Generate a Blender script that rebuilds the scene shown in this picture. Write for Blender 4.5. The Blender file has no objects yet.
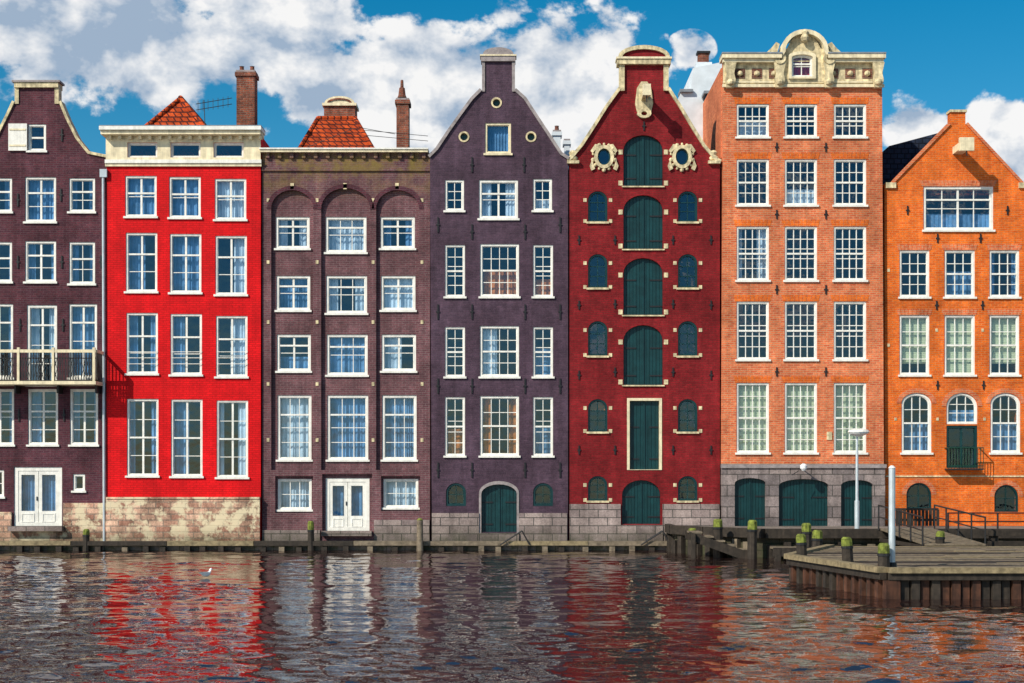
import bpy, math, random, bmesh
import numpy as np
from mathutils import Vector
R=random.Random(11)
S=30.0;D=50.0;CH=2.4
def X(px): return (px-512)/S
def Z(py): return (550-py)/S
def P(px,py,y):
    k=(D+y)/1500.0
    return ((px-512)*k,y,CH+(478-py)*k)

# ------------------------------------------------------------ node helpers
class NT:
    def __init__(s,nt): s.nt=nt
    def n(s,t,**kw):
        nd=s.nt.nodes.new(t)
        for k,v in kw.items(): setattr(nd,k,v)
        return nd
    def put(s,sock,v):
        if isinstance(v,bpy.types.NodeSocket): s.nt.links.new(v,sock)
        else: sock.default_value=v
    def m(s,op,a,b=0.0,c=None,clamp=False):
        nd=s.n('ShaderNodeMath',operation=op); nd.use_clamp=clamp
        s.put(nd.inputs[0],a); s.put(nd.inputs[1],b)
        if c is not None: s.put(nd.inputs[2],c)
        return nd.outputs[0]
    def vm(s,op,a,b):
        nd=s.n('ShaderNodeVectorMath',operation=op)
        s.put(nd.inputs[0],a); s.put(nd.inputs[1],b)
        return nd.outputs['Value'] if op in('LENGTH','DOT_PRODUCT') else nd.outputs[0]
    def mix(s,f,a,b,mode='MIX'):
        nd=s.n('ShaderNodeMix',data_type='RGBA',blend_type=mode)
        def c(v): return v if isinstance(v,bpy.types.NodeSocket) else (tuple(v)+(1,) if len(v)==3 else v)
        s.put(nd.inputs[0],f); s.put(nd.inputs[6],c(a)); s.put(nd.inputs[7],c(b))
        return nd.outputs[2]
    def noise(s,vec,scale,detail=4,rough=.5,dist=0.0):
        nd=s.n('ShaderNodeTexNoise'); s.put(nd.inputs['Vector'],vec)
        nd.inputs['Scale'].default_value=scale; nd.inputs['Detail'].default_value=detail
        nd.inputs['Roughness'].default_value=rough; nd.inputs['Distortion'].default_value=dist
        return nd.outputs[0]
    def rng(s,v,a,b,c=0.,d=1.,smooth=False):
        nd=s.n('ShaderNodeMapRange'); nd.clamp=True
        if smooth: nd.interpolation_type='SMOOTHSTEP'
        s.put(nd.inputs[0],v)
        for i,q in enumerate((a,b,c,d)): nd.inputs[i+1].default_value=q
        return nd.outputs[0]
    def comb(s,x,y,z):
        nd=s.n('ShaderNodeCombineXYZ'); s.put(nd.inputs[0],x);s.put(nd.inputs[1],y);s.put(nd.inputs[2],z); return nd.outputs[0]
    def sep(s,v):
        nd=s.n('ShaderNodeSeparateXYZ'); s.put(nd.inputs[0],v); return nd.outputs
MATS={}
def newmat(name):
    m=bpy.data.materials.new(name); m.use_nodes=True; m.node_tree.nodes.clear(); MATS[name]=m
    t=NT(m.node_tree); out=t.n('ShaderNodeOutputMaterial'); pb=t.n('ShaderNodeBsdfPrincipled')
    m.node_tree.links.new(pb.outputs[0],out.inputs[0])
    tc=t.n('ShaderNodeTexCoord').outputs['Object']
    return t,pb,tc,out
def bump(t,pb,h,st,dist=.02):
    b=t.n('ShaderNodeBump'); b.inputs['Strength'].default_value=st; b.inputs['Distance'].default_value=dist
    t.put(b.inputs['Height'],h); t.put(pb.inputs['Normal'],b.outputs[0]); return b
def flat(name,col,rough=.6,var=.25,nscale=6,metal=0.,streak=False,spec=.4):
    t,pb,tc,_=newmat(name)
    n=t.noise(tc,nscale,3,.6)
    f=t.rng(n,.3,.7,1-var,1+var*.6)
    if streak:
        x,y,z=t.sep(tc); n2=t.noise(t.comb(t.m('MULTIPLY',x,9.),t.m('MULTIPLY',y,9.),t.m('MULTIPLY',z,.8)),1,3,.6)
        f=t.m('MULTIPLY',f,t.rng(n2,.3,.65,1-var,1.05))
    t.put(pb.inputs['Base Color'],t.mix(1.,col,t.comb(f,f,f),'MULTIPLY'))
    pb.inputs['Roughness'].default_value=rough; pb.inputs['Metallic'].default_value=metal
    pb.inputs['Specular IOR Level'].default_value=spec
def brick(name,c1,c2,mo,bw=.22,rh=.072,ms=.011,rough=.85,var=.35,moss=None,damp=None,blotch=None,bst=.5):
    t,pb,tc,_=newmat(name)
    x,y,z=t.sep(tc); v=t.comb(t.m('ADD',x,y),z,0.)
    b=t.n('ShaderNodeTexBrick'); t.put(b.inputs['Vector'],v)
    b.inputs['Color1'].default_value=(*c1,1);b.inputs['Color2'].default_value=(*c2,1);b.inputs['Mortar'].default_value=(*mo,1)
    b.inputs['Scale'].default_value=1;b.inputs['Brick Width'].default_value=bw;b.inputs['Row Height'].default_value=rh
    b.inputs['Mortar Size'].default_value=ms;b.inputs['Mortar Smooth'].default_value=.2;b.inputs['Bias'].default_value=0.
    big=t.noise(tc,.55,4,.65); mid=t.noise(tc,3.2,4,.65); fine=t.noise(tc,22,2,.7)
    st=t.noise(t.comb(t.m('MULTIPLY',x,4.),t.m('MULTIPLY',y,4.),t.m('MULTIPLY',z,.45)),1.,4,.65)
    f=t.m('MULTIPLY',t.rng(big,.3,.7,1-var,1+var),t.rng(mid,.25,.75,1-var*.75,1+var*.6))
    f=t.m('MULTIPLY',f,t.rng(st,.3,.7,1-var*.8,1+var*.4))
    f=t.m('MULTIPLY',f,t.rng(fine,.25,.75,1-var*.8,1+var*.8))
    c=t.mix(1.,b.outputs['Color'],t.comb(f,f,f),'MULTIPLY')
    if blotch:
        c=t.mix(t.rng(t.noise(tc,blotch[1],5,.7),blotch[2],blotch[2]+.08,0,blotch[3]),c,blotch[0])
    if moss:
        g=t.m('MULTIPLY',t.rng(z,moss[0],moss[1]),t.rng(t.noise(tc,1.6,4,.7),.42,.62,0,.8)); c=t.mix(g,c,moss[2])
    if damp:
        g=t.m('MULTIPLY',t.rng(z,damp,damp*.2),t.rng(mid,.35,.6,.3,.9)); c=t.mix(g,c,(.045,.05,.025))
    t.put(pb.inputs['Base Color'],c); pb.inputs['Roughness'].default_value=rough
    pb.inputs['Specular IOR Level'].default_value=.12
    bump(t,pb,t.m('SUBTRACT',t.m('MULTIPLY',fine,.4),b.outputs['Fac']),bst*.8,.010)
brick('brick_purple_dark',(.115,.034,.046),(.07,.024,.036),(.10,.055,.065),var=.38)
brick('brick_red_paint',(.74,.006,.010),(.62,.004,.008),(.46,.005,.006),rough=.6,var=.2)
brick('brick_mauve',(.165,.068,.078),(.115,.052,.062),(.17,.11,.115),var=.34,moss=(11.6,13.,(.20,.15,.03)))
brick('brick_slate',(.088,.050,.076),(.062,.037,.058),(.072,.048,.068),rough=.7,var=.32)
brick('brick_oxblood',(.25,.013,.018),(.17,.010,.014),(.16,.020,.02),rough=.75,var=.3)
brick('brick_salmon',(.72,.19,.075),(.53,.10,.04),(.54,.27,.15),var=.28)
brick('brick_orange',(.80,.155,.014),(.62,.095,.010),(.58,.20,.07),var=.28)
brick('brick_brown',(.2,.08,.05),(.14,.05,.035),(.2,.14,.11))
brick('brick_chimney',(.32,.09,.05),(.16,.05,.035),(.2,.13,.1),var=.5)
brick('stone_grey',(.34,.27,.25),(.22,.17,.165),(.09,.08,.075),bw=.62,rh=.27,ms=.016,var=.38,damp=.9)
brick('stone_block',(.29,.235,.225),(.18,.15,.15),(.09,.08,.075),bw=.7,rh=.36,ms=.018,var=.38)
brick('stone_weathered',(.66,.42,.30),(.36,.17,.12),(.30,.22,.17),bw=.5,rh=.2,ms=.02,var=.5,damp=.8,blotch=((.72,.62,.42),1.7,.48,.85),bst=1.)
brick('quay_wall',(.10,.08,.06),(.055,.045,.035),(.03,.028,.02),bw=.55,rh=.22,ms=.02,var=.5,damp=.7)
brick('roof_tile_red',(.58,.085,.018),(.34,.045,.012),(.09,.02,.015),bw=.24,rh=.2,ms=.03,var=.4,bst=1.)
brick('roof_slate',(.035,.05,.09),(.022,.032,.06),(.012,.015,.025),bw=.25,rh=.18,ms=.02,var=.3)
brick('paving',(.26,.22,.19),(.18,.155,.14),(.09,.08,.07),bw=.22,rh=.11,ms=.012)
flat('paint_white',(.82,.80,.74),.45,.14,5,streak=True)
flat('paint_cream',(.82,.71,.48),.5,.24,4,streak=True)
flat('stone_cream',(.74,.62,.38),.75,.45,7,streak=True)
flat('stone_coping',(.30,.26,.26),.7,.35,6)
flat('paint_teal',(.004,.040,.045),.4,.3,3,streak=True)
flat('paint_green',(.008,.05,.03),.4,.25,3)
flat('iron_black',(.015,.015,.017),.5,.3,9)
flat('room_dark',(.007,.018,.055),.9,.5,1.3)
flat('curtain_white',(.62,.68,.74),.9,.3,2)
flat('curtain_blue',(.15,.29,.47),.9,.5,2)
flat('curtain_cream',(.70,.60,.38),.9,.2,2)
flat('curtain_orange_reflection',(.60,.18,.04),.9,.55,3)  # orange cloth; on the slate house it paints in warm window reflections
flat('curtain_red',(.55,.02,.02),.9,.2,2)
flat('blind_yellow',(.74,.70,.42),.8,.12,2)
flat('lead_grey',(.22,.24,.27),.5,.3,4)
flat('metal_pale',(.50,.56,.60),.4,.15,4,metal=.2)
flat('wall_white',(.66,.71,.76),.7,.15,2)
flat('timber_dark',(.04,.03,.022),.8,.5,8,streak=True)
flat('timber_grey',(.19,.15,.105),.85,.5,7)
flat('timber_pale',(.25,.195,.11),.8,.5,7)
flat('moss_wood',(.16,.19,.03),.9,.7,9)
flat('sheet_pile',(.09,.035,.018),.75,.6,5,streak=True)
flat('beak_orange',(.75,.2,.02),.5,.1,4)
flat('gull_white',(.8,.8,.8),.7,.05,9)
flat('gull_grey',(.3,.32,.35),.7,.05,9)
flat('asphalt_roof',(.06,.06,.06),.9,.3,2)
flat('ground_earth',(.2,.17,.14),.9,.3,1)
flat('lamp_glass',(.8,.82,.85),.2,.05,4)
t,pb,tc,out=newmat('window_glass')
tr=t.n('ShaderNodeBsdfTransparent'); tr.inputs[0].default_value=(.78,.89,.97,1)
gl=t.n('ShaderNodeBsdfGlossy'); gl.inputs['Roughness'].default_value=.01; gl.inputs[0].default_value=(.58,.80,1,1)
lw=t.n('ShaderNodeLayerWeight'); lw.inputs[0].default_value=.5
b=t.n('ShaderNodeBump'); b.inputs['Strength'].default_value=.35; b.inputs['Distance'].default_value=.02
t.put(b.inputs['Height'],t.noise(tc,2.2,2,.5)); t.put(gl.inputs['Normal'],b.outputs[0])
mx=t.n('ShaderNodeMixShader'); t.put(mx.inputs[0],t.m('ADD',t.m('MULTIPLY',t.m('POWER',lw.outputs['Facing'],4.),.85),.11))
t.put(mx.inputs[1],tr.outputs[0]); t.put(mx.inputs[2],gl.outputs[0]); t.put(out.inputs[0],mx.outputs[0])
# water
t,pb,tc,out=newmat('canal_water')
pb.inputs['Base Color'].default_value=(.020,.011,.010,1); pb.inputs['Roughness'].default_value=.6; pb.inputs['Specular IOR Level'].default_value=0.
b=t.n('ShaderNodeBump'); b.inputs['Strength'].default_value=1; b.inputs['Distance'].default_value=1
t.put(b.inputs['Height'],t.m('MULTIPLY',t.noise(tc,9.,2,.5),.003))
gl=t.n('ShaderNodeBsdfGlossy'); gl.inputs['Roughness'].default_value=.015; gl.inputs[0].default_value=(.97,.92,.92,1); t.put(gl.inputs['Normal'],b.outputs[0])
fr=t.n('ShaderNodeFresnel'); fr.inputs[0].default_value=1.4; t.put(fr.inputs['Normal'],b.outputs[0])
mx=t.n('ShaderNodeMixShader'); t.put(mx.inputs[0],t.m('ADD',t.m('MULTIPLY',fr.outputs[0],.92),.08,clamp=True))
t.put(mx.inputs[1],pb.outputs[0]); t.put(mx.inputs[2],gl.outputs[0]); t.put(out.inputs[0],mx.outputs[0])
def wave_mesh(x0,x1,y0,y1,st):
    rng=np.random.RandomState(5)
    nx=int((x1-x0)/st)+1; ny=int((y1-y0)/st)+1
    xs=np.linspace(x0,x1,nx); ys=np.linspace(y0,y1,ny); Xg,Yg=np.meshgrid(xs,ys)
    H=np.zeros_like(Xg); gust=np.zeros_like(Xg)
    for i in range(10):
        L=rng.uniform(6,16); a=rng.uniform(0,2*np.pi); gust+=np.sin(2*np.pi/L*(Xg*np.cos(a)+1.6*Yg*np.sin(a))+rng.uniform(0,6.28))
    gust=np.clip(.8+.18*gust,.3,1.45)
    near=np.clip((-24.5-Yg-gust*1.5)/5,0,1)*np.clip((5-Xg)/6,0,1)
    for i in range(90):
        L=.24*(2.2/.24)**rng.uniform(0,1); a=rng.normal(np.pi*.5,.7); k=2*np.pi/L
        sl=.0115 if L>.6 else .0120
        ph=rng.uniform(0,6.28)
        wx=Xg+.25*L*np.sin(Yg/L*1.1+ph*3)+.3*L*np.sin(Xg/L*.9+ph)
        s=np.sin(k*(wx*np.cos(a)+Yg*np.sin(a))+ph)
        H+=sl/k*s*(gust+near*1.3 if L<1.2 else .8)
    e=np.minimum(np.minimum(Xg-x0,x1-Xg),np.minimum(Yg-y0,y1-Yg)); H*=np.clip(e/.6,0,1)
    co=np.stack([Xg,Yg,H],-1).reshape(-1,3)
    i=np.arange((ny-1)*(nx-1)); r=i//(nx-1); c=i%(nx-1); a=r*nx+c
    q=np.stack([a,a+1,a+nx+1,a+nx],-1)
    n0=len(co); F=900.
    ex=np.array([(-F,-F,0),(F,-F,0),(F,y0,0),(-F,y0,0),(x0,y0,0),(x0,y1,0),(-F,y1,0),(x1,y0,0),(F,y1,0),(x1,y1,0),(-F,9,0),(F,9,0)],float)
    co=np.concatenate([co,ex]).astype(np.float32)
    q=np.concatenate([q,n0+np.array([(0,1,2,3),(3,4,5,6),(7,2,8,9),(6,8,11,10)])]).astype(np.int32); nq=len(q); q=q.ravel()
    me=bpy.data.meshes.new('water'); me.vertices.add(len(co)); me.vertices.foreach_set('co',co.ravel())
    me.loops.add(len(q)); me.loops.foreach_set('vertex_index',q); me.polygons.add(nq)
    me.polygons.foreach_set('loop_start',np.arange(0,len(q),4,dtype=np.int32)); me.polygons.foreach_set('loop_total',np.full(nq,4,dtype=np.int32))
    me.polygons.foreach_set('use_smooth',np.ones(nq,dtype=bool)); me.update(); me.validate()
    return me

# ------------------------------------------------------------ builder
def rect(xa,xb,za,zb): return [(xa,za),(xb,za),(xb,zb),(xa,zb)]
def arch(xa,xb,za,zb,r,n=12):
    if r<=0: return rect(xa,xb,za,zb)
    cx=(xa+xb)/2; w=(xb-xa)/2; sp=zb-r
    return [(xa,za),(xb,za)]+[(cx+w*math.cos(math.pi*i/n),sp+r*math.sin(math.pi*i/n)) for i in range(n+1)]
def circ(cx,cz,r,n=20,rz=None):
    rz=rz or r
    return [(cx+r*math.cos(2*math.pi*i/n),cz+rz*math.sin(2*math.pi*i/n)) for i in range(n)]
class B:
    def __init__(s,name,dy=0.): s.name=name; s.parts={}; s.dy=dy; s.holes=[]
    def part(s,part,mat): return s.parts.setdefault((part,mat),([],[]))
    def add(s,part,mat,vs,fs):
        v,f=s.part(part,mat); o=len(v); v.extend(vs); f.extend([tuple(i+o for i in q) for q in fs])
    def box(s,part,mat,x0,x1,y0,y1,z0,z1):
        s.add(part,mat,[(x,y,z) for x in(x0,x1) for y in(y0,y1) for z in(z0,z1)],
          [(0,1,3,2),(4,6,7,5),(0,4,5,1),(2,3,7,6),(0,2,6,4),(1,5,7,3)])
    def prism(s,part,mat,pts,y0,y1):
        n=len(pts); s.add(part,mat,[(x,y0,z) for x,z in pts]+[(x,y1,z) for x,z in pts],
          [tuple(range(n)),tuple(range(2*n-1,n-1,-1))]+[(i,(i+1)%n,n+(i+1)%n,n+i) for i in range(n)])
    def slab(s,part,mat,pts,z0,z1):
        n=len(pts); s.add(part,mat,[(x,y,z0) for x,y in pts]+[(x,y,z1) for x,y in pts],
          [tuple(range(n)),tuple(range(2*n-1,n-1,-1))]+[(i,(i+1)%n,n+(i+1)%n,n+i) for i in range(n)])
    def ring(s,part,mat,o,i_,y0,y1):
        n=len(o); vs=[(x,y0,z) for x,z in o]+[(x,y0,z) for x,z in i_]+[(x,y1,z) for x,z in o]+[(x,y1,z) for x,z in i_]
        fs=[]
        for a in range(n):
            c=(a+1)%n
            fs+=[(a,c,n+c,n+a),(2*n+a,3*n+a,3*n+c,2*n+c),(a,2*n+a,2*n+c,c),(n+a,n+c,3*n+c,3*n+a)]
        s.add(part,mat,vs,fs)
    def cyl(s,part,mat,p0,p1,r0,r1=None,n=12):
        r1=r0 if r1 is None else r1
        p0=Vector(p0);p1=Vector(p1);d=(p1-p0).normalized()
        u=d.orthogonal().normalized(); w=d.cross(u)
        vs=[];
        for p,r in((p0,r0),(p1,r1)):
            for i in range(n):
                a=2*math.pi*i/n; vs.append(tuple(p+u*r*math.cos(a)+w*r*math.sin(a)))
        s.add(part,mat,vs,[tuple(range(n)),tuple(range(2*n-1,n-1,-1))]+[(i,(i+1)%n,n+(i+1)%n,n+i) for i in range(n)])
    def lathe(s,part,mat,c,prof,n=14):
        vs=[];fs=[]
        for r,z in prof:
            for i in range(n):
                a=2*math.pi*i/n; vs.append((c[0]+r*math.cos(a),c[1]+r*math.sin(a),c[2]+z))
        for k in range(len(prof)-1):
            for i in range(n): fs.append((k*n+i,k*n+(i+1)%n,(k+1)*n+(i+1)%n,(k+1)*n+i))
        fs.append(tuple(range(n))); fs.append(tuple(range(len(prof)*n-1,(len(prof)-1)*n-1,-1)))
        s.add(part,mat,vs,fs)
    def wall(s,part,mat,outline,holes,y0,y1):
        cu=bpy.data.curves.new('tmp','CURVE'); cu.dimensions='2D'; cu.fill_mode='BOTH'; cu.extrude=(y1-y0)/2
        for pl in [outline]+holes:
            sp=cu.splines.new('POLY'); sp.points.add(len(pl)-1); sp.use_cyclic_u=True
            for i,(x,z) in enumerate(pl): sp.points[i].co=(x,z,0,1)
        ob=bpy.data.objects.new('tmp',cu); bpy.context.scene.collection.objects.link(ob)
        dg=bpy.context.evaluated_depsgraph_get(); me=bpy.data.meshes.new_from_object(ob.evaluated_get(dg))
        mid=(y0+y1)/2
        s.add(part,mat,[(v.co.x,v.co.z+mid,v.co.y) for v in me.vertices],[tuple(p.vertices) for p in me.polygons])
        bpy.data.objects.remove(ob); bpy.data.curves.remove(cu); bpy.data.meshes.remove(me)
    def coping(s,part,mat,px,w,y0,y1):
        pts=[Vector((X(a),Z(b))) for a,b in px]; up=[]
        for i,p in enumerate(pts):
            ns=[]
            if i>0: d=(p-pts[i-1]).normalized(); ns.append(Vector((-d.y,d.x)))
            if i<len(pts)-1: d=(pts[i+1]-p).normalized(); ns.append(Vector((-d.y,d.x)))
            n=sum(ns,Vector((0,0))).normalized(); k=min(1.6,1/max(.4,n.dot(ns[0]))); up.append(p+n*w*k)
        for i in range(len(pts)-1):
            q=[pts[i],pts[i+1],up[i+1],up[i]]
            s.prism(part,mat,[(v.x,v.y) for v in q],y0,y1)
    def done(s):
        keys=list(s.parts)
        single=len(keys)==1
        root=None
        if not single:
            root=bpy.data.objects.new(s.name,None); bpy.context.scene.collection.objects.link(root)
        for (pn,mn) in keys:
            v,f=s.parts[(pn,mn)]
            me=bpy.data.meshes.new(pn); me.from_pydata(v,[],f); me.materials.append(MATS[mn])
            bm=bmesh.new(); bm.from_mesh(me); bmesh.ops.recalc_face_normals(bm,faces=bm.faces); bm.to_mesh(me); bm.free()
            ob=bpy.data.objects.new(s.name if single else pn,me); bpy.context.scene.collection.objects.link(ob)
            if root: ob.parent=root
        return root

def curtain(b,mat,xa,xb,za,zb,y,amp=.02):
    n=max(6,int((xb-xa)/.022)); ph=R.random()*6; k=2*math.pi/R.uniform(.1,.17)
    vs=[];fs=[]
    for i in range(n+1):
        x=xa+(xb-xa)*i/n; o=amp*math.sin(k*(x-xa)+ph)+amp*.4*math.sin(2.3*k*(x-xa)+ph)
        vs+=[(x,y+o,za),(x,y+o*.7,zb)]
        if i: fs.append((2*i-2,2*i,2*i+1,2*i-1))
    b.add('curtains',mat,vs,fs)
def window(b,x0,y0,x1,y1,nx=2,ny=2,tr=None,cur='none',cm='curtain_white',fr='paint_white',ar=0.,fw=.065,sill=True,mt=.024,mull=False,sm=None,room='room_dark'):
    xa,xb,za,zb=X(x0),X(x1),Z(y1),Z(y0); dy=b.dy
    b.holes.append(arch(xa,xb,za,zb,ar))
    def ins(k): return arch(xa+k,xb-k,za+k,zb-k,max(0,ar-k*.6)) if ar>0 else rect(xa+k,xb-k,za+k,zb-k)
    b.ring('window_frames',fr,ins(0.002),ins(fw),dy+.03,dy+.15)
    b.ring('window_sashes',fr,ins(fw),ins(fw+.025),dy+.06,dy+.14)
    k=fw+.025; ia,ib,ja,jb=xa+k,xb-k,za+k,zb-k
    def topz(x):
        if ar<=0: return zb-fw
        cx=(xa+xb)/2; w=(xb-xa)/2-fw; u=min(1,abs(x-cx)/w); return zb-ar+(ar-fw*.6)*math.sqrt(max(0,1-u*u))
    trz=None
    if tr is not None:
        trz=zb-(zb-za)*tr; b.box('window_sashes',fr,xa+fw*.5,xb-fw*.5,dy+.05,dy+.138,trz-.028,trz+.028)
    for i in range(1,nx):
        x=ia+(ib-ia)*i/nx; w=mt*.5
        if mull and ((nx%2==0 and i==nx//2)): w=.032
        b.box('window_muntins',fr,x-w,x+w,dy+.075,dy+.13,za+fw*.5,topz(x))
    for j in range(1,ny):
        z=ja+(jb-ja)*j/ny
        if trz is not None and abs(z-trz)<.07: continue
        if ar>0 and z>zb-ar*.7: continue
        b.box('window_muntins',fr,xa+fw*.5,xb-fw*.5,dy+.08,dy+.127,z-mt/2,z+mt/2)
    g=arch(xa+.03,xb-.03,za+.03,zb-.03,max(0,ar-.02))
    ty=R.uniform(-.004,.004)
    b.add('window_glass','window_glass',[(x,dy+.104+ty*(z-za),z) for x,z in g],[tuple(range(len(g)))])
    if sill:
        b.box('window_sills',sm or fr,xa-.05,xb+.05,dy-.06,dy+.035,za-.055,za+.012)
    m=.08
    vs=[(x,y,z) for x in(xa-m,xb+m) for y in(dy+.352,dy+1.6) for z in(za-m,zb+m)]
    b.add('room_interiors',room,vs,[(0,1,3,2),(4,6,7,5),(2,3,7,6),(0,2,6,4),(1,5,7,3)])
    yc=dy+R.uniform(.22,.30); W=xb-xa; H=zb-za
    if cur=='full': curtain(b,cm,xa-.02,xb+.02,za,zb,yc)
    elif cur=='sides':
        f=R.uniform(.2,.36); curtain(b,cm,xa-.02,xa+W*f,za,zb,yc); curtain(b,cm,xb-W*R.uniform(.18,.36),xb+.02,za,zb,yc)
    elif cur=='left': curtain(b,cm,xa-.02,xa+W*R.uniform(.35,.6),za,zb,yc)
    elif cur=='right': curtain(b,cm,xb-W*R.uniform(.35,.6),xb+.02,za,zb,yc)
    elif cur=='half': curtain(b,cm,xa-.02,xb+.02,za,za+H*R.uniform(.35,.6),yc,.012)
    elif cur=='top': curtain(b,cm,xa-.02,xb+.02,zb-H*R.uniform(.3,.5),zb,yc,.006)
    elif cur=='blind': 
        zt=za+H*R.choice([0,0,.05,.2]); n=int((zb-zt)/.06)
        for i in range(n): b.box('curtains',cm,xa-.01,xb+.01,yc-.012,yc+.01,zb-.06*(i+1)+.008,zb-.06*i)
        b.box('curtains',cm,xa-.01,xb+.01,yc+.015,yc+.02,zt,zb)
def planked(b,x0,y0,x1,y1,mat,ar=0.,leaves=2,frame=None,fw=.06,depth=.12,bands=True):
    xa,xb,za,zb=X(x0),X(x1),Z(y1),Z(y0); dy=b.dy
    b.holes.append(arch(xa,xb,za,zb,ar))
    if frame:
        b.ring('door_frames',frame,arch(xa+.002,xb-.002,za+.002,zb-.002,ar),arch(xa+fw,xb-fw,za+fw*.2,zb-fw,max(0,ar-fw*.6)),dy-.02,dy+.16)
        xa+=fw;xb-=fw;zb-=fw; ar=max(0,ar-fw*.6)
    cx=(xa+xb)/2; w=(xb-xa)/2
    def tz(x): 
        u=min(1,abs(x-cx)/w); return zb-ar+ar*math.sqrt(max(0,1-u*u))-.004
    n=max(6,int((xb-xa)/.11)); n+=n%2
    for i in range(n):
        a=xa+(xb-xa)*i/n+.005; c=xa+(xb-xa)*(i+1)/n-.005; yy=dy+depth+R.uniform(0,.008); md=(a+c)/2
        if leaves==2 and i==n//2: a+=.01
        b.prism('doors',mat,[(a,za),(c,za),(c,tz(c)),(md,tz(md)),(a,tz(a))],yy,yy+.05)
    b.prism('doors','iron_black',arch(xa,xb,za-.02,zb,ar),dy+depth+.05,dy+depth+.09)
    if bands:
        for f in(.16,.62):
            z=za+(zb-za)*f
            b.box('door_hinges','iron_black',xa+.03,cx-w*.35,dy+depth-.018,dy+depth-.002,z-.022,z+.022)
            b.box('door_hinges','iron_black',cx+w*.35,xb-.03,dy+depth-.018,dy+depth-.002,z-.022,z+.022)
    if leaves==2: b.box('doors',mat,cx-.03,cx+.03,dy+depth-.03,dy+depth-.002,za+.01,tz(cx)-.03)
def glassdoor(b,x0,y0,x1,y1):
    xa,xb,za,zb=X(x0),X(x1),Z(y1),Z(y0); dy=b.dy
    window(b,x0,y0,x1,y1,2,1,None,'full','curtain_blue',fw=.13,sill=False,mull=True)
    cx=(xa+xb)/2
    for a,c in((xa+.12,cx-.01),(cx+.01,xb-.12)):
        b.ring('door_leaves','paint_white',rect(a,c,za+.03,zb-.14),rect(a+.11,c-.11,za+.5,zb-.26),dy+.045,dy+.10)
        b.ring('door_leaves','paint_white',rect(a+.12,c-.12,za+.12,za+.42),rect(a+.15,c-.15,za+.15,za+.39),dy+.03,dy+.05)
    b.box('door_handles','iron_black',cx-.06,cx-.03,dy+.01,dy+.045,za+.85,za+.98)
    b.box('door_step','stone_grey',xa-.1,xb+.1,dy-.35,dy+.03,za-.16,za+.0)
def anchors(b,lst,mat='iron_black',h=.42):
    for px,py in lst:
        x=X(px);z=Z(py)
        b.box('wall_anchors',mat,x-.022,x+.022,b.dy-.035,b.dy,z-h/2,z+h/2)
        b.box('wall_anchors',mat,x-.06,x+.06,b.dy-.037,b.dy,z-.02,z+.02)
def blocks(b,lst,mat='stone_cream',w=.13,h=.13):
    for px,py in lst:
        x=X(px);z=Z(py); b.box('corner_stones',mat,x-w/2,x+w/2,b.dy-.018,b.dy+.05,z-h/2,z+h/2)
def house(b,outline,mat,depth=9.,side=None,x0=None,x1=None,zt=None):
    o=[(X(a),Z(c)) for a,c in outline]
    b.wall('front_wall',mat,o,b.holes,b.dy,b.dy+.35)
    side=side or mat
    x0=X(x0);x1=X(x1);zt=Z(zt)
    b.box('side_walls',side,x0+.012,x0+.24,b.dy+.352,depth,-.6,zt-.02)
    b.box('side_walls',side,x1-.24,x1-.012,b.dy+.352,depth,-.6,zt-.02)
    b.box('back_wall',side,x0+.242,x1-.242,depth-.3,depth-.005,-.6,zt-.02)
def ridge_roof(b,mat,xl,xr,xt,ye,yt,y0,y1):
    a=(X(xl),Z(ye));c=(X(xr),Z(ye));t_=(X(xt),Z(yt))
    b.prism('roof',mat,[a,c,(c[0],c[1]-.15),(a[0],a[1]-.15)],y0,y1)
    b.prism('roof',mat,[(a[0],a[1]+.003),t_,(c[0],c[1]+.003)],y0+.003,y1)
def chimney(b,px0,px1,pyt,pyb,y,mat='brick_chimney',pots=2,d=.5):
    x0,_,z1=P(px0,pyt,y); x1,_,z0=P(px1,pyb,y); h=z1-z0
    b.box('chimney',mat,x0+.05,x1-.05,y,y+d,z0-1.,z1-.28)
    b.box('chimney',mat,x0,x1,y-.05,y+d+.05,z1-.278,z1-.14)
    b.box('chimney','stone_coping',x0+.03,x1-.03,y-.02,y+d+.02,z1-.138,z1-.07)
    for i in range(pots):
        xx=x0+(x1-x0)*(i+.5)/pots
        b.lathe('chimney_pots','brick_chimney',(xx,y+d/2,z1-.072),[(.09,0),(.07,.18),(.09,.2),(.06,.2)],10)

CURS=['sides','full','left','right','half','none','top']
# ============================================================ HOUSE 1
b=B('dark_purple_canal_house',0.0)
for r,(ya,yb) in enumerate([(177,222),(241,282)]):
    window(b,25,ya,56,yb,2,3,.35,['full','sides'][r],'curtain_blue',mull=True)
    window(b,69,ya+1,95,yb-(10 if r==0 else -2),2,3,.4,'sides','curtain_blue')
    window(b,-16,ya+1,12,yb-(10 if r==0 else 0),2,3,.4,'sides','curtain_blue')
window(b,27,305,57,385,2,4,.25,'sides',mull=True,fw=.08)
window(b,69,304,97,378,2,4,.25,'full','curtain_blue',mull=True)
window(b,-16,304,13,378,2,4,.25,'sides','curtain_blue',mull=True)
window(b,28,389,58,445,2,4,.4,'left','curtain_blue',mull=True)
window(b,70,389,98,445,2,4,.4,'sides','curtain_blue',mull=True)
window(b,-15,389,14,445,2,4,.4,'sides','curtain_blue',mull=True)
window(b,28,124,46,151,1,2,.5,'none',sill=True)
b.box('attic_shutter','paint_white',X(9),X(27.5),-.07,-.02,Z(151),Z(124))
for z in(Z(146),Z(130)): b.box('attic_shutter','paint_cream',X(10),X(26.5),-.085,-.072,z-.03,z+.03)
glassdoor(b,14,467,62,526)
window(b,73,474,85,491,1,1,None,'none')
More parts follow.
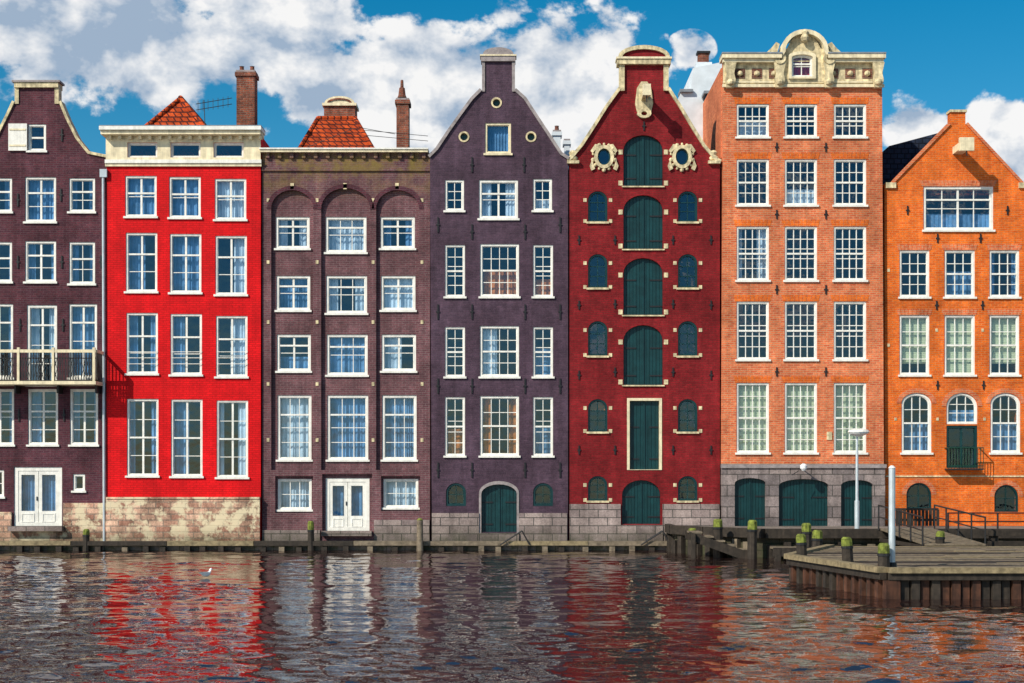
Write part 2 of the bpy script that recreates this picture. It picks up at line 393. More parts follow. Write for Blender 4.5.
window(b,-18,470,4,497,2,2,None,'none')
out1=[(-33,560),(-33,158),(-14,156),(-2,137),(8,117),(16,101),(18,84),(56,84),(58,101),(66,119),(76,139),(88,154),(108,158),(108,560)]
house(b,out1,'brick_purple_dark',x0=-33,x1=108,zt=158)
b.coping('gable_coping','stone_cream',[(-33,158),(-14,156),(-2,137),(8,117),(15,102)],.09,-.06,.38)
b.coping('gable_coping','stone_cream',[(59,102),(66,119),(76,139),(88,154),(108,158)],.09,-.06,.38)
b.box('gable_cap','stone_cream',X(15),X(59),-.1,.4,Z(88),Z(83))
b.box('gable_cap','stone_coping',X(13),X(61),-.14,.42,Z(83)+.002,Z(81))
b.box('gable_neck_trim','stone_cream',X(15),X(19),-.04,.3,Z(104),Z(88)-.003); b.box('gable_neck_trim','stone_cream',X(55),X(59),-.04,.3,Z(104),Z(88)-.003)
ridge_roof(b,'roof_slate',-24,86,34,168,115,.36,9)
anchors(b,[(62,135),(12,135),(18,200),(61,195),(18,262),(62,262),(101,262),(20,325),(63,325),(102,330),(64,415),(102,415),(19,415)])
b.box('plinth','stone_weathered',X(64),X(107),-.10,-.003,-.6,Z(503)); b.box('plinth','stone_weathered',X(-32),X(12),-.08,-.003,-.6,Z(512))
b.box('plinth','stone_weathered',X(12)+.003,X(64)-.003,-.11,-.003,-.6,Z(528))
zb_=Z(385)
b.box('balcony_deck','paint_cream',X(-33),X(104),-1.0,-.005,zb_-.04,zb_+.07)
for px in(-20,20,62,100): b.prism('balcony_brackets','iron_black',[(X(px)-.03,zb_-.3),(X(px)+.03,zb_-.3),(X(px)+.03,zb_-.045),(X(px)-.03,zb_-.045)],-.5,-.01)
b.box('balcony_rail','paint_cream',X(-33),X(104),-.99,-.92,Z(355),Z(352))
b.box('balcony_rail','iron_black',X(-33),X(104),-.97,-.94,Z(361),Z(360)); b.box('balcony_rail','iron_black',X(-33),X(104),-.97,-.94,Z(382)-.04,Z(382))
px=-33; kk=0
while px<104:
    b.box('balusters','iron_black',X(px),X(px)+.024,-.97,-.945,zb_+.07,Z(355)); px+=2.6; kk+=1
    if kk%6<4:
        a=(X(px)-.08,-.96,Z(361)); c=(X(px)+.08,-.96,Z(381)); b.cyl('lattice','iron_black',a,c,.01,n=4); b.cyl('lattice','iron_black',(c[0],-.955,a[2]),(a[0],-.955,c[2]),.01,n=4)
for px in(-5,28,62,102): b.box('balcony_posts','paint_cream',X(px)-.04,X(px)+.04,-1.0,-.9,zb_+.072,Z(350))
b.box('balcony_rail','paint_cream',X(103),X(104)+.03,-.9,-.005,Z(355),Z(352))
for i in range(8): b.box('balusters','iron_black',X(103.3),X(104),-.9+i*.11,-.88+i*.11,zb_+.07,Z(355))
b.cyl('drainpipe','metal_pale',(X(105),-.1,Z(545)),(X(104),-.1,Z(175)),.045); b.box('drainpipe','metal_pale',X(101),X(108),-.17,-.01,Z(178),Z(170))
b.done()
# ============================================================ HOUSE 2 red
b=B('red_painted_canal_house',-.05)
cols=[(125.5,157),(169.5,201),(215,246.5)]
rows=[(176,217),(233,292),(313,374),(399,476)]
k=0
for r,(ya,yb) in enumerate(rows):
    for c,(xa,xb) in enumerate(cols):
        o=[0,1,3][c]*(1 if r<3 else .5)
        window(b,xa+r*.6,ya+o,xb+r*.6,yb+o,2,[2,3,3,4][r],[.42,.36,.38,.5][r],
          ['full','full','full','left','full','right','sides','left','right','sides','left','sides'][k],['curtain_blue','curtain_white','curtain_blue'][(k*2)%3],mull=True,fw=.06); k+=1
for xa,xb in [(128,158),(171,201),(214,244)]:
    window(b,xa,143,xb,158.,1,1,None,'none',fw=.05,sill=False)
house(b,[(107,560),(107,132),(261,132),(261,560)],'brick_red_paint',x0=107,x1=261,zt=134)
hol=b.holes[-3:]
b.wall('attic_fascia','paint_cream',[(X(106.5),Z(162)),(X(261),Z(162)),(X(261),Z(137)),(X(106.5),Z(137))],hol,-.09,-.052)
b.box('cornice','paint_cream',X(104),X(262.5),-.42,.35,Z(136.9),Z(133.2)); b.box('cornice','paint_white',X(103),X(263.5),-.5,.38,Z(133)+.001,Z(129.5))
b.box('cornice','lead_grey',X(103),X(263.5),-.48,.4,Z(129.4),Z(128.4))
b.box('lower_moulding','paint_white',X(106),X(262),-.16,-.092,Z(164),Z(160.5)); b.box('lower_moulding','paint_cream',X(106),X(262),-.12,-.052,Z(167),Z(164.1))
for px in range(110,262,10):
    b.box('dentils','paint_cream',X(px),X(px)+.1,-.25,-.092,Z(140.5),Z(137))
b.box('plinth','stone_weathered',X(107.5),X(260.5),-.17,-.052,-.6,Z(499)); b.box('plinth_cap','stone_weathered',X(107.5),X(260.5),-.2,-.054,Z(499)+.002,Z(497))
b.box('roof','asphalt_roof',X(109),X(259),.3,8.9,Z(140),Z(137))
pk=P(185,97,3.6); hw=2.1
b.add('tiled_roof','roof_tile_red',[(pk[0]-hw*.95,1.2,13.4),(pk[0]+hw*.95,1.2,13.4),(pk[0]+hw*.95,8.5,13.4),(pk[0]-hw*.95,8.5,13.4),(pk[0],2.9,pk[2]-.25),(pk[0],7.,pk[2]-.25)],
   [(0,1,4),(1,2,5,4),(2,3,5),(3,0,4,5),(0,3,2,1)])
b.cyl('ridge_tiles','roof_tile_red',(pk[0],2.85,pk[2]-.22),(pk[0],7.,pk[2]-.22),.09); 
for sx in(-1,1): b.cyl('ridge_tiles','roof_tile_red',(pk[0],2.9,pk[2]-.22),(pk[0]+sx*hw*.95,1.18,13.42),.08)
chimney(b,235,256,68,134,2.2,pots=2,d=.6)
b.cyl('aerial','iron_black',P(205,128,1.5),P(204,100,1.5),.015,n=6); b.cyl('aerial','iron_black',P(196,104,1.5),P(232,98,1.5),.012,n=6);b.cyl('aerial','iron_black',P(196,110,1.5),P(232,104,1.5),.012,n=6)
for i in range(7): b.cyl('aerial','iron_black',P(198+i*5,101-i*.8,1.5),P(198+i*5,112-i*.8,1.5),.009,n=5)
for (xa,xb) in cols:
    for z in(Z(352),Z(358),Z(364)): b.box('window_rails','paint_white',X(xa)+.08,X(xb)+.05,-.075,-.06,z-.01,z+.01)
b.done()
# ============================================================ HOUSE 3
b=B('mauve_brick_canal_house',.03)
cols=[(275,309),(325,366),(380,414.5)]
bays=[(271,313),(321,370),(376,419)]
rows=[(216,248,252),(275,310,313),(334,371,375),(395,460,460)]
cc=['sides','full','sides','full','sides','full','half','full','left','full','full','full']; k=0
b.dy=.15
for r,(ya,yb,yc) in enumerate(rows):
    for c,(xa,xb) in enumerate(cols):
        window(b,xa+r*.6,ya,xb+r*.6,yc if c==1 else yb,(3 if c==1 else 2) if r<3 else 3,[2,2,2,4][r],[.3,.3,.3,.3][r],cc[k],['curtain_white','curtain_blue'][(k//2)%2],mull=True,fw=.075); k+=1
window(b,277,479,311,510,3,2,None,'full','curtain_white'); window(b,383,479,418,508,3,2,None,'full')
glassdoor(b,325,478,369,531)
holes_win=b.holes; b.holes=[]
xl,xr=262,430
b.wall('front_wall','brick_mauve',[(X(xl),-.6),(X(xr),-.6),(X(xr),Z(158)),(X(xl),Z(158))],holes_win,.15,.48)
bh=[arch(X(a),X(c),Z(470),Z(190 if i!=1 else 188),.62 if i!=1 else .7,16) for i,(a,c) in enumerate(bays)]
low=[rect(X(275),X(313),Z(513),Z(476)),rect(X(322),X(372),Z(536),Z(474)),rect(X(381),X(420),Z(511),Z(476))]
b.wall('bay_piers','brick_mauve',[(X(xl),-.6),(X(xr),-.6),(X(xr),Z(153)),(X(xl),Z(153))],bh+low,.03,.147)
for (a,c),q in zip(bays,bh):
    n=16; o=[(x,z) for x,z in q[2:]]; oo=arch(X(a)-.14,X(c)+.14,Z(470),Z(190 if a!=321 else 188)+.14,(.62 if a!=321 else .7)+.14,16)[2:]
    for i in range(n):
        b.prism('arch_bricks','brick_purple_dark',[o[i],o[i+1],oo[i+1],oo[i]],.012,.05)
b.dy=.03
b.box('side_walls','brick_mauve',X(262)+.012,X(262)+.24,.49,9,-.6,Z(160));b.box('side_walls','brick_mauve',X(430)-.24,X(430)-.012,.49,9,-.6,Z(160));b.box('back_wall','brick_mauve',X(263)+.25,X(429)-.25,8.7,8.99,-.6,Z(160))
b.box('roof','asphalt_roof',X(263),X(429),.49,8.9,Z(162),Z(158.5))
b.box('cornice','paint_cream',X(260.5),X(428),-.16,.5,Z(153)+.002,Z(150.4)); b.box('cornice','paint_white',X(260),X(428.5),-.2,.52,Z(150.3),Z(148.9))
b.box('cornice_band','brick_mauve',X(262),X(430),-.03,.028,Z(171),Z(167)); 
for px in list(range(266,430,12)): b.box('cornice_brackets','brick_mauve',X(px),X(px)+.12,-.06,.028,Z(158.5),Z(153)-.002)
for px in(268,317,373,422):
    for py in(200,262,322,384,440): blocks(b,[(px,py)],'stone_cream',.09,.12)
for px in(292,345,397): blocks(b,[(px,186)],'stone_cream',.12,.2)
b.box('plinth','stone_grey',X(262.5),X(320),-.04,.027,-.6,Z(530)); b.box('plinth','stone_grey',X(374),X(429.5),-.04,.027,-.6,Z(520))
b0=P(292,150,2.2);b1=P(380,150,2.2);t0=P(318,118,4.6);t1=P(355,118,4.6)
b.add('tiled_roof','roof_tile_red',[(b0[0]-.2,2.2,13.1),(b1[0]+.2,2.2,13.1),(b1[0]+.2,8.6,13.1),(b0[0]-.2,8.6,13.1),(t0[0],4.6,t0[2]),(t1[0],4.6,t1[2]),(t1[0],6.5,t1[2]),(t0[0],6.5,t0[2])],
  [(0,1,5,4),(1,2,6,5),(2,3,7,6),(3,0,4,7),(4,5,6,7)])
for q,w in(((b0[0]-.2,2.2,13.1),t0),((b1[0]+.2,2.2,13.1),t1),(t0,t1)): b.cyl('ridge_tiles','roof_tile_red',q,w,.08,n=8)
xa=P(324,122,4.7)[0];xb=P(355,122,4.7)[0];zA=P(0,125,4.7)[2];zB=P(0,106,4.7)[2]
b.box('roof_lantern','brick_chimney',xa,xb,4.7,5.5,zA-.4,zB); b.box('roof_lantern','paint_cream',xa-.06,xb+.06,4.62,5.56,zB,zB+.1)
b.prism('roof_lantern','paint_cream',arch(xa+.02,xb-.02,zB+.1,zB+.36,.25),4.68,5.5)
b.ring('roof_lantern','brick_chimney',arch(xa+.12,xb-.12,zB+.102,zB+.28,.17),arch(xa+.2,xb-.2,zB+.102,zB+.22,.11),4.64,4.678)
chimney(b,395,410,96,152,3.,pots=0,d=.6,mat='brick_chimney'); q=P(402,96,3.3); b.lathe('chimney_pots','brick_chimney',(q[0],q[1],q[2]-.07),[(.17,0),(.13,.1),(.1,.35),(.06,.38),(.05,.62),(.03,.64)],10)
for a,c in(((300,150),(355,128)),((340,128),(428,136)),((340,133),(428,141)),((362,128),(395,134))):
    b.cyl('cables','iron_black',P(*a,2.),P(*c,2.),.01,n=5)
b.done()
# ============================================================ HOUSE 4
b=B('slate_purple_canal_house',-.03)
window(b,485,123,511,154,1,1,None,'full','curtain_blue',fr='paint_cream')
window(b,479,180,518,219,2,2,.35,'sides','curtain_white',fr='paint_white',mull=True,fw=.08)
window(b,445,180,464,211,2,3,None,'none'); window(b,533,179,552,211,2,3,None,'half','curtain_white')
sc=[('none','sides','half'),('none','left','half'),('half','sides','half')]
for r,(ya,yb) in enumerate([(244,297),(326,377),(396,456)]):  # orange curtains here stand in for warm reflections in the panes
    window(b,480,ya,519,yb,4,4,.5,sc[r][1] if r else 'half',['curtain_orange_reflection','curtain_white','curtain_orange_reflection'][r],fw=.07)
    window(b,445,ya+1,465,yb,2,5,.5,sc[r][0],'curtain_orange_reflection' if r==2 else 'curtain_white',fw=.055)
    window(b,533,ya+1,553,yb,2,5,.5,sc[r][2],'curtain_orange_reflection' if r==0 else 'curtain_blue',fw=.055)
window(b,446,483,466,506,2,2,None,'none',fr='paint_teal',ar=.3,sill=False); window(b,533,483,553,506,2,2,None,'none',fr='paint_teal',ar=.3,sill=False)
planked(b,481,484,517,532,'paint_teal',ar=.32)
rounds=[(464,137),(531,137),(496.5,103)]
for cx,cy in rounds:
    b.holes.append(circ(X(cx),Z(cy),.13)); b.ring('round_windows','stone_cream',circ(X(cx),Z(cy),.18),circ(X(cx),Z(cy),.125),b.dy-.02,b.dy+.1)
    b.prism('round_windows','paint_teal',circ(X(cx),Z(cy),.13),b.dy+.12,b.dy+.15)
g4=[(432,560),(430,158),(438,150),(450,132),(462,115),(473,100),(483,90),(484,60),(512,60),(513,90),(524,100),(537,120),(549,138),(560,155),(568,160),(568,560)]
house(b,g4,'brick_slate',x0=431,x1=568,zt=160)
b.coping('gable_coping','stone_coping',[(430,158),(438,150),(450,132),(462,115),(473,100),(482,91)],.1,-.1,.35)
b.coping('gable_coping','stone_coping',[(514,91),(524,100),(537,120),(549,138),(560,155),(568,160)],.1,-.1,.35)
b.box('gable_cap','stone_coping',X(481),X(515.5),-.12,.36,Z(62),Z(57)); b.prism('gable_cap','stone_coping',arch(X(483),X(513.5),Z(57)+.002,Z(48),.22),-.1,.34)
b.box('gable_cap','paint_cream',X(480),X(516.5),-.15,.38,Z(57)+.003,Z(55.5))
b.box('gable_neck_trim','stone_coping',X(482),X(485),-.07,.3,Z(92),Z(62)-.002);b.box('gable_neck_trim','stone_coping',X(512),X(515),-.07,.3,Z(92),Z(62)-.002)
ridge_roof(b,'roof_slate',434,566,498,163,96,.33,9)
b.box('plinth','stone_grey',X(432),X(479),-.1,-.033,-.6,Z(513)); b.box('plinth','stone_grey',X(519),X(567),-.1,-.033,-.6,Z(513)); b.box('door_step','stone_grey',X(479)+.003,X(519)-.003,-.16,-.033,-.6,Z(533))
anchors(b,[(472,165),(524,165),(438,225),(472,232),(525,232),(560,225),(472,312),(525,312),(438,312),(560,312),(472,386),(525,386),(438,386),(560,386),(438,470),(472,470),(525,470),(560,470)],h=.5)
b.ring('door_surround','stone_coping',arch(X(479),X(519),Z(533),Z(481),.4),arch(X(481)+.01,X(517)-.01,Z(533),Z(484)-.01,.32),-.06,.02)
chimney(b,552,562,128,160,5.,mat='wall_white',pots=1); chimney(b,563,571,137,160,6.,mat='wall_white',pots=0)
b.done()
# ============================================================ HOUSE 5
b=B('oxblood_brick_warehouse',.02)
AR=.5
for (ya,yb) in[(135,186),(195,249),(258,315),(325,385)]:
    planked(b,623.5,ya,663,yb,'paint_teal',ar=AR)
    b.box('hatch_sills','stone_cream',X(622),X(664.5),-.04,.02,Z(yb)-.045,Z(yb)-.002)
    blocks(b,[(620.5,ya+17),(666,ya+17),(620.5,yb-3),(666,yb-3)],w=.14,h=.16)
planked(b,627,398,662,470,'paint_teal',frame='paint_cream',fw=.09)
planked(b,622,480,660.5,524,'paint_teal',ar=AR)
for i,(ya,yb) in enumerate([(191,222),(254,288),(321,356),(399,432),(476,501)]):
    for xa,xb in((588,607.5),(678,697.5)):
        window(b,xa,ya,xb,yb,2,3,None,'top' if i==3 and xa<600 else 'none','curtain_orange_reflection' ,fr='paint_teal',ar=.3,sill=True,fw=.05,sm='stone_cream',mt=.03)
        blocks(b,[(xa-3,ya+9),(xb+3,ya+9),(xa-3,yb-1),(xb+3,yb-1)],w=.11,h=.12)
for cx in(604,682):
    x,z=X(cx),Z(157)
    b.holes.append(circ(x,z,.22,20,.28)); b.ring('oval_windows','stone_cream',circ(x,z,.33,20,.39),circ(x,z,.217,20,.277),-.07,.1)
    b.ring('oval_windows','paint_teal',circ(x,z,.22,20,.28),circ(x,z,.17,20,.23),.04,.09)
    b.add('window_glass','window_glass',[(q[0],.07,q[1]) for q in circ(x,z,.18,20,.24)],[tuple(range(20))])
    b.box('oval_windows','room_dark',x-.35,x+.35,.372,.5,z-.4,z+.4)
    for i in range(14):
        a=i*math.pi/7+.22; r=.045+.03*((i*5)%3)/2
        b.lathe('oval_ornament','stone_cream',(x+.37*math.cos(a),.0,z+.43*math.sin(a)-r),[(.01,0),(r*.75,r*.3),(r,r),(r*.75,r*1.7),(.01,r*2)],8)
    for sx in(-1,1):
        b.prism('oval_ornament','stone_cream',[(x+sx*.30,z-.40),(x+sx*.42,z-.46),(x+sx*.48,z-.3),(x+sx*.40,z-.1)],-.05,.018)
        b.prism('oval_ornament','stone_cream',[(x+sx*.12,z+.40),(x+sx*.3,z+.42),(x+sx*.45,z+.2),(x+sx*.38,z+.12)],-.055,.018)
g5=[(569,560),(569,162),(573,158),(583,146),(596,126),(608,107),(622,88),(624,62),(664,62),(666,88),(678,106),(691,128),(703,147),(714,160),(720,163),(720,560)]
house(b,g5,'brick_oxblood',x0=569,x1=720,zt=163)
b.coping('gable_coping','stone_cream',[(569,162),(573,158),(583,146),(596,126),(608,107),(621,89)],.1,-.08,.4)
b.coping('gable_coping','stone_cream',[(667,89),(678,106),(691,128),(703,147),(714,160),(720,163)],.1,-.08,.4)
for px in(573,714):
    b.lathe('gable_consoles','stone_cream',(X(px),.1,Z(161)),[(.05,0),(.16,.05),(.18,.12),(.1,.2),(.14,.29),(.08,.36),(.02,.38)],12)
    b.box('gable_consoles','stone_cream',X(px)-.2,X(px)+.2,-.12,.3,Z(164),Z(161))
b.box('gable_neck_trim','stone_cream',X(619.5),X(624.5),-.06,.36,Z(91),Z(65)); b.box('gable_neck_trim','stone_cream',X(663.5),X(668.5),-.06,.36,Z(91),Z(65))
b.box('gable_cap','stone_cream',X(617),X(670.5),-.14,.4,Z(65)+.002,Z(60)); b.box('gable_cap','paint_cream',X(616),X(671.5),-.18,.42,Z(60)+.002,Z(58))
o=arch(X(618),X(669.5),Z(58)+.003,Z(46),.38); i_=arch(X(622),X(665.5),Z(58)+.003,Z(50),.26)
b.prism('gable_cap','brick_oxblood',i_,-.05,.3); b.ring('gable_cap','stone_cream',o,i_,-.13,.38)
b.box('hoist_beam','stone_cream',X(644)-.1,X(644)+.1,-1.0,.0,Z(101),Z(94)); b.box('hoist_beam','paint_cream',X(644)-.13,X(644)+.13,-1.05,-.85,Z(103),Z(92))
b.prism('hoist_ornament','stone_cream',[(X(637),Z(112)),(X(651),Z(112)),(X(653),Z(104)),(X(651),Z(88)),(X(647),Z(82)),(X(641),Z(82)),(X(637),Z(88)),(X(635),Z(104))],-.06,.018)
b.ring('hoist_ornament','stone_cream',circ(X(644),Z(114),.24,14,.15),circ(X(644),Z(114),.1,14,.07),-.1,.018)
b.cyl('hoist_hook','iron_black',(X(644),-.95,Z(103)),(X(644),-.95,Z(109)),.02,n=6)
ridge_roof(b,'roof_slate',572,718,644,166,96,.38,9)
b.box('plinth','stone_grey',X(569.5),X(620.5),-.08,.017,-.6,Z(504)); b.box('plinth','stone_grey',X(662.5),X(719.5),-.08,.017,-.6,Z(504)); b.box('door_step','stone_grey',X(620.5)+.003,X(662.5)-.003,-.12,.017,-.6,Z(525))
anchors(b,[(615,240),(673,240),(615,304),(673,304),(615,372),(673,372),(579,240),(711,240),(579,305),(711,305),(579,375),(711,375),(579,450),(615,450),(673,450),(711,450),(644,126)],h=.3)
b.done()
b=B('white_rooftop_annex')
pts=[P(676,165,5.),P(676,104,5.),P(681,92,5.),(P(691,88,5.)),P(693,68,5.),P(722,62,5.),P(735,165,5.)]
b.prism('annex_walls','wall_white',[(p[0],p[2]) for p in pts],5.,8.)
a=P(706,94,4.3);c=P(730,170,4.3); b.box('slate_side','roof_slate',a[0],c[0],4.3,4.95,c[2]-1,a[2]); b.box('gutter','lead_grey',a[0]-.08,c[0],4.2,4.96,a[2]+.002,a[2]+.1)
a=P(680,84,4.9);c=P(693,92,4.9); b.box('parapet','lead_grey',a[0],c[0],4.85,5.6,c[2],c[2]+.1)
a=P(696,62,5.5);c=P(712,74,5.5); b.box('chimney','wall_white',a[0],c[0],5.5,6.,c[2]-.4,a[2]); b.box('chimney','brick_chimney',a[0]+.1,c[0]-.1,5.6,5.9,a[2]+.002,a[2]+.35); b.box('chimney','iron_black',a[0]+.05,c[0]-.05,5.55,5.95,a[2]+.352,a[2]+.43)
b.done()
# ============================================================ HOUSE 6
b=B('salmon_brick_canal_house',-.12)
cols=[(736,768.5),(784,816.5),(833,865.5)]
rows=[(105,138),(160,206),(227,281),(302,360),(383,453)]
for r,(ya,yb) in enumerate(rows):
    for c,(xa,xb) in enumerate(cols):
        cu='blind' if r==4 else ['half','none','none','none','half','none','sides','none','none','none','none','none'][(r*3+c)%12]
        window(b,xa,ya,xb,yb,4,[3,4,5,5,6][r],.5,cu,'blind_yellow' if r==4 else 'curtain_white',fw=.06,mt=.026)
        n=9
        for i in range(n):
            x0_=X(xa)-.05+(X(xb)-X(xa)+.1)*i/n; x1_=x0_+(X(xb)-X(xa)+.1)/n-.012; f=(i-4)*.014
            b.prism('brick_lintels','brick_orange',[(x0_,Z(ya)+.005),(x1_,Z(ya)+.005),(x1_+f,Z(ya)+.22),(x0_+f,Z(ya)+.22)],b.dy-.008,b.dy+.03)
planked(b,734,478,765,526,'paint_teal',ar=.18); planked(b,778,479,827.5,527,'paint_teal',ar=.22); planked(b,840,480,872,527,'paint_teal',ar=.18)
low=b.holes[-3:]; b.holes=b.holes[:-3]; dy=b.dy
pwin=arch(X(790),X(811),Z(79),Z(57),.1)
b.wall('front_wall','brick_salmon',[(X(721),Z(464)),(X(883),Z(464)),(X(881),Z(60)),(X(723),Z(60))],b.holes+[rect(X(788),X(813),Z(81),Z(62))],dy,dy+.35)
b.wall('stone_base','stone_block',[(X(721),-.3),(X(884),-.3),(X(884),Z(464)-.002),(X(721),Z(464)-.002)],low,dy-.03,dy+.35)
b.box('base_moulding','stone_coping',X(720),X(885),dy-.09,dy-.032,Z(468),Z(464.5))
b.box('side_walls','brick_salmon',X(722),X(722)+.24,dy+.352,10,-.3,Z(66)); b.box('side_walls','brick_salmon',X(882)-.24,X(882),dy+.352,10,-.3,Z(66)); b.box('back_wall','brick_salmon',X(722)+.25,X(882)-.25,9.7,9.99,-.3,Z(66))
b.box('roof','asphalt_roof',X(723),X(881),1.6,9.9,Z(72),Z(68))
b.wall('frieze','stone_cream',[(X(722.5),Z(88)),(X(881.5),Z(88)),(X(881.5),Z(62.2)),(X(722.5),Z(62.2))],[rect(X(777.5),X(827.5),Z(84),Z(63))],dy-.06,dy-.003)
b.box('architrave','paint_cream',X(721.5),X(882.5),dy-.14,dy-.062,Z(89),Z(86))
b.box('architrave','paint_cream',X(722),X(882),dy-.11,dy-.062,Z(84.5),Z(83))
for (a,c) in((722,778),(827,881)):
    b.box('cornice','paint_cream',X(a)-.05,X(c)+.05,dy-.34,dy+.4,Z(61.5),Z(57.5)); b.box('cornice','paint_cream',X(a)-.02,X(c),dy-.25,dy-.062,Z(65),Z(61.5)-.002); b.box('cornice','lead_grey',X(a)-.06,X(c)+.06,dy-.36,dy+.4,Z(57.5)+.002,Z(56))
for px in(739,756,773,832,849,866):
    b.box('frieze_panels','brick_brown',X(px)-.17,X(px)+.17,dy-.075,dy-.061,Z(80),Z(70))
    b.lathe('frieze_ornament','stone_cream',(X(px),dy-.07,Z(75)-.1),[(.01,0),(.09,.05),(.1,.1),(.08,.16),(.01,.2)],8)
for px in(729,876,778,827):
    b.prism('consoles','stone_cream',[(X(px)-.12,Z(90)),(X(px)+.12,Z(90)),(X(px)+.17,Z(82)),(X(px)+.12,Z(76)),(X(px)+.2,Z(65)),(X(px)-.2,Z(65)),(X(px)-.12,Z(76)),(X(px)-.17,Z(82))],dy-.24,dy-.063)
    b.lathe('consoles','stone_cream',(X(px),dy-.24,Z(85)-.12),[(.02,0),(.12,.05),(.14,.12),(.1,.2),(.02,.24)],10)
cx,cz=X(802.5),Z(58)
pp=[(X(778),Z(83.5)),(X(827),Z(83.5)),(X(827),Z(57)),(X(825),Z(54)),(X(819),Z(50)),(X(816),Z(44)),(X(811),Z(38)),(X(802.5),Z(35)),(X(794),Z(38)),(X(789),Z(44)),(X(786),Z(50)),(X(780),Z(54)),(X(778),Z(57))]
b.wall('pediment','stone_cream',pp,[pwin],dy-.12,dy-.004)
b.prism('pediment_back','stone_cream',[(X(780),Z(57)),(X(825),Z(57)),(X(816),Z(46)),(X(802.5),Z(37)),(X(789),Z(46))],dy-.002,dy+.34)
sd_=b.dy; b.dy=dy-.13; h0=b.holes; b.holes=[]
window(b,790,57,811,79,2,2,.4,'full','curtain_red',ar=.1,sill=True,fw=.05)
b.ring('pediment_window_surround','paint_cream',arch(X(787),X(814),Z(81),Z(54),.14),arch(X(790),X(811),Z(79),Z(57),.1),dy-.2,dy-.122)
b.holes=h0; b.dy=sd_
o=[(X(778)-.03,Z(58))]+[(cx+.78*math.cos(math.pi*(1-i/14)),Z(54)+.70*math.sin(math.pi*(1-i/14))) for i in range(15)]+[(X(827)+.03,Z(58))]
for q in range(len(o)-1):
    a0,a1=o[q],o[q+1]
    def inn(p): 
        v=Vector((cx-p[0],Z(60)-p[1])); v.normalize(); return (p[0]+v.x*.14,p[1]+v.y*.14)
    b.prism('pediment_arch','paint_cream',[a0,a1,inn(a1),inn(a0)],dy-.32,dy+.35)
for sx in(-1,1):
    b.ring('scrolls','stone_cream',circ(cx+sx*.82,Z(61),.2,14),circ(cx+sx*.82,Z(61),.09,14),dy-.28,dy-.122)
    b.prism('scrolls','stone_cream',[(cx+sx*.9,Z(56)),(cx+sx*1.3,Z(56)),(cx+sx*1.08,Z(50)),(cx+sx*.92,Z(44)),(cx+sx*.8,Z(46))],dy-.12,dy+.2)
b.lathe('keystone','stone_cream',(cx,dy-.28,Z(46)),[(.02,0),(.1,.05),(.14,.15),(.1,.26),(.13,.34),(.06,.4),(.02,.42)],10)
b.cyl('wall_lamp','iron_black',(X(800),dy-.03,Z(468)),(X(800),dy-.5,Z(464)),.02,n=6); b.lathe('wall_lamp','lamp_glass',(X(800),dy-.5,Z(471)),[(.05,0),(.11,.08),(.12,.18),(.04,.24)],10); b.cyl('wall_lamp','iron_black',(X(795),dy-.5,Z(471)),(X(788),dy-.6,Z(475)),.015,n=6)
anchors(b,[(776,148),(825,148),(776,215),(825,215),(776,290),(825,290),(776,372),(825,372)],h=.3)
b.box('ornate_wall_plaque','stone_cream',X(826),X(831),dy-.03,dy-.003,Z(440),Z(432))
b.done()
# ============================================================ HOUSE 7
b=B('orange_brick_canal_house',.06)
window(b,924,186,994,230,4,2,.3,'half','curtain_blue',mull=True,fw=.08)
cs=['none','half','sides','blind','blind','blind']
for r,(ya,yb) in enumerate([(250,297),(315,375)]):
    for c,(xa,xb) in enumerate([(900,930),(945,975.5),(990,1020)]):
        window(b,xa,ya,xb,yb,3,4,.5,cs[r*3+c],'blind_yellow' if r else 'curtain_blue',fw=.065,mt=.024)
for xa,xb in((902,932),(991,1021)):
    window(b,xa,393,xb,453,3,4,.5,'half','curtain_blue',ar=.35,fw=.07)
window(b,947,393,978,424,3,3,None,'half','curtain_blue',ar=.45,fw=.06,sill=False)
window(b,947,425.5,978,468,2,2,None,'none',fr='paint_teal',fw=.07,sill=False,mull=True)
window(b,907,483,932,509,2,2,None,'none',fr='paint_teal',ar=.4,sill=False,fw=.03); window(b,995,485,1019,512,2,2,None,'none',fr='paint_teal',ar=.4,sill=False,fw=.03)
g7=[(885,545),(885,184),(893,184),(951,124),(951,112),(966,112),(966,124),(1022,184),(1029,184),(1029,545)]
house(b,g7,'brick_orange',x0=886,x1=1029,zt=186)
b.coping('gable_coping','brick_salmon',[(893,184),(951,124)],.09,.0,.42); b.coping('gable_coping','brick_salmon',[(966,124),(1022,184)],.09,.0,.42)
b.box('gable_cap','stone_cream',X(950),X(967),0.,.45,Z(112)+.002,Z(109.5)); 
b.box('eave_stones','stone_cream',X(886),X(896),-.02,.4,Z(188),Z(184)+.05); b.box('eave_stones','stone_cream',X(1019),X(1029),-.02,.4,Z(188),Z(184)+.05)
b.box('hoist_beam','paint_cream',X(953),X(963),-.9,.05,Z(154),Z(147)); b.box('hoist_beam','paint_cream',X(951),X(965),-1.0,-.86,Z(157),Z(144)); b.cyl('hoist_beam','iron_black',(X(958),-.95,Z(157)),(X(958),-.95,Z(162)),.02,n=6)
for (xa,xb,ya) in[(900,930,250),(945,975.5,250),(990,1020,250),(900,930,315),(945,975.5,315),(990,1020,315),(924,994,186)]:
    n=9 if xb-xa<40 else 19; w=(X(xb)-X(xa)+.1)/n
    for i in range(n):
        x0_=X(xa)-.05+w*i; f=(i-n//2)*.012
        b.prism('brick_lintels','brick_salmon',[(x0_,Z(ya)+.005),(x0_+w-.012,Z(ya)+.005),(x0_+w-.012+f,Z(ya)+.2),(x0_+f,Z(ya)+.2)],.05,.09)
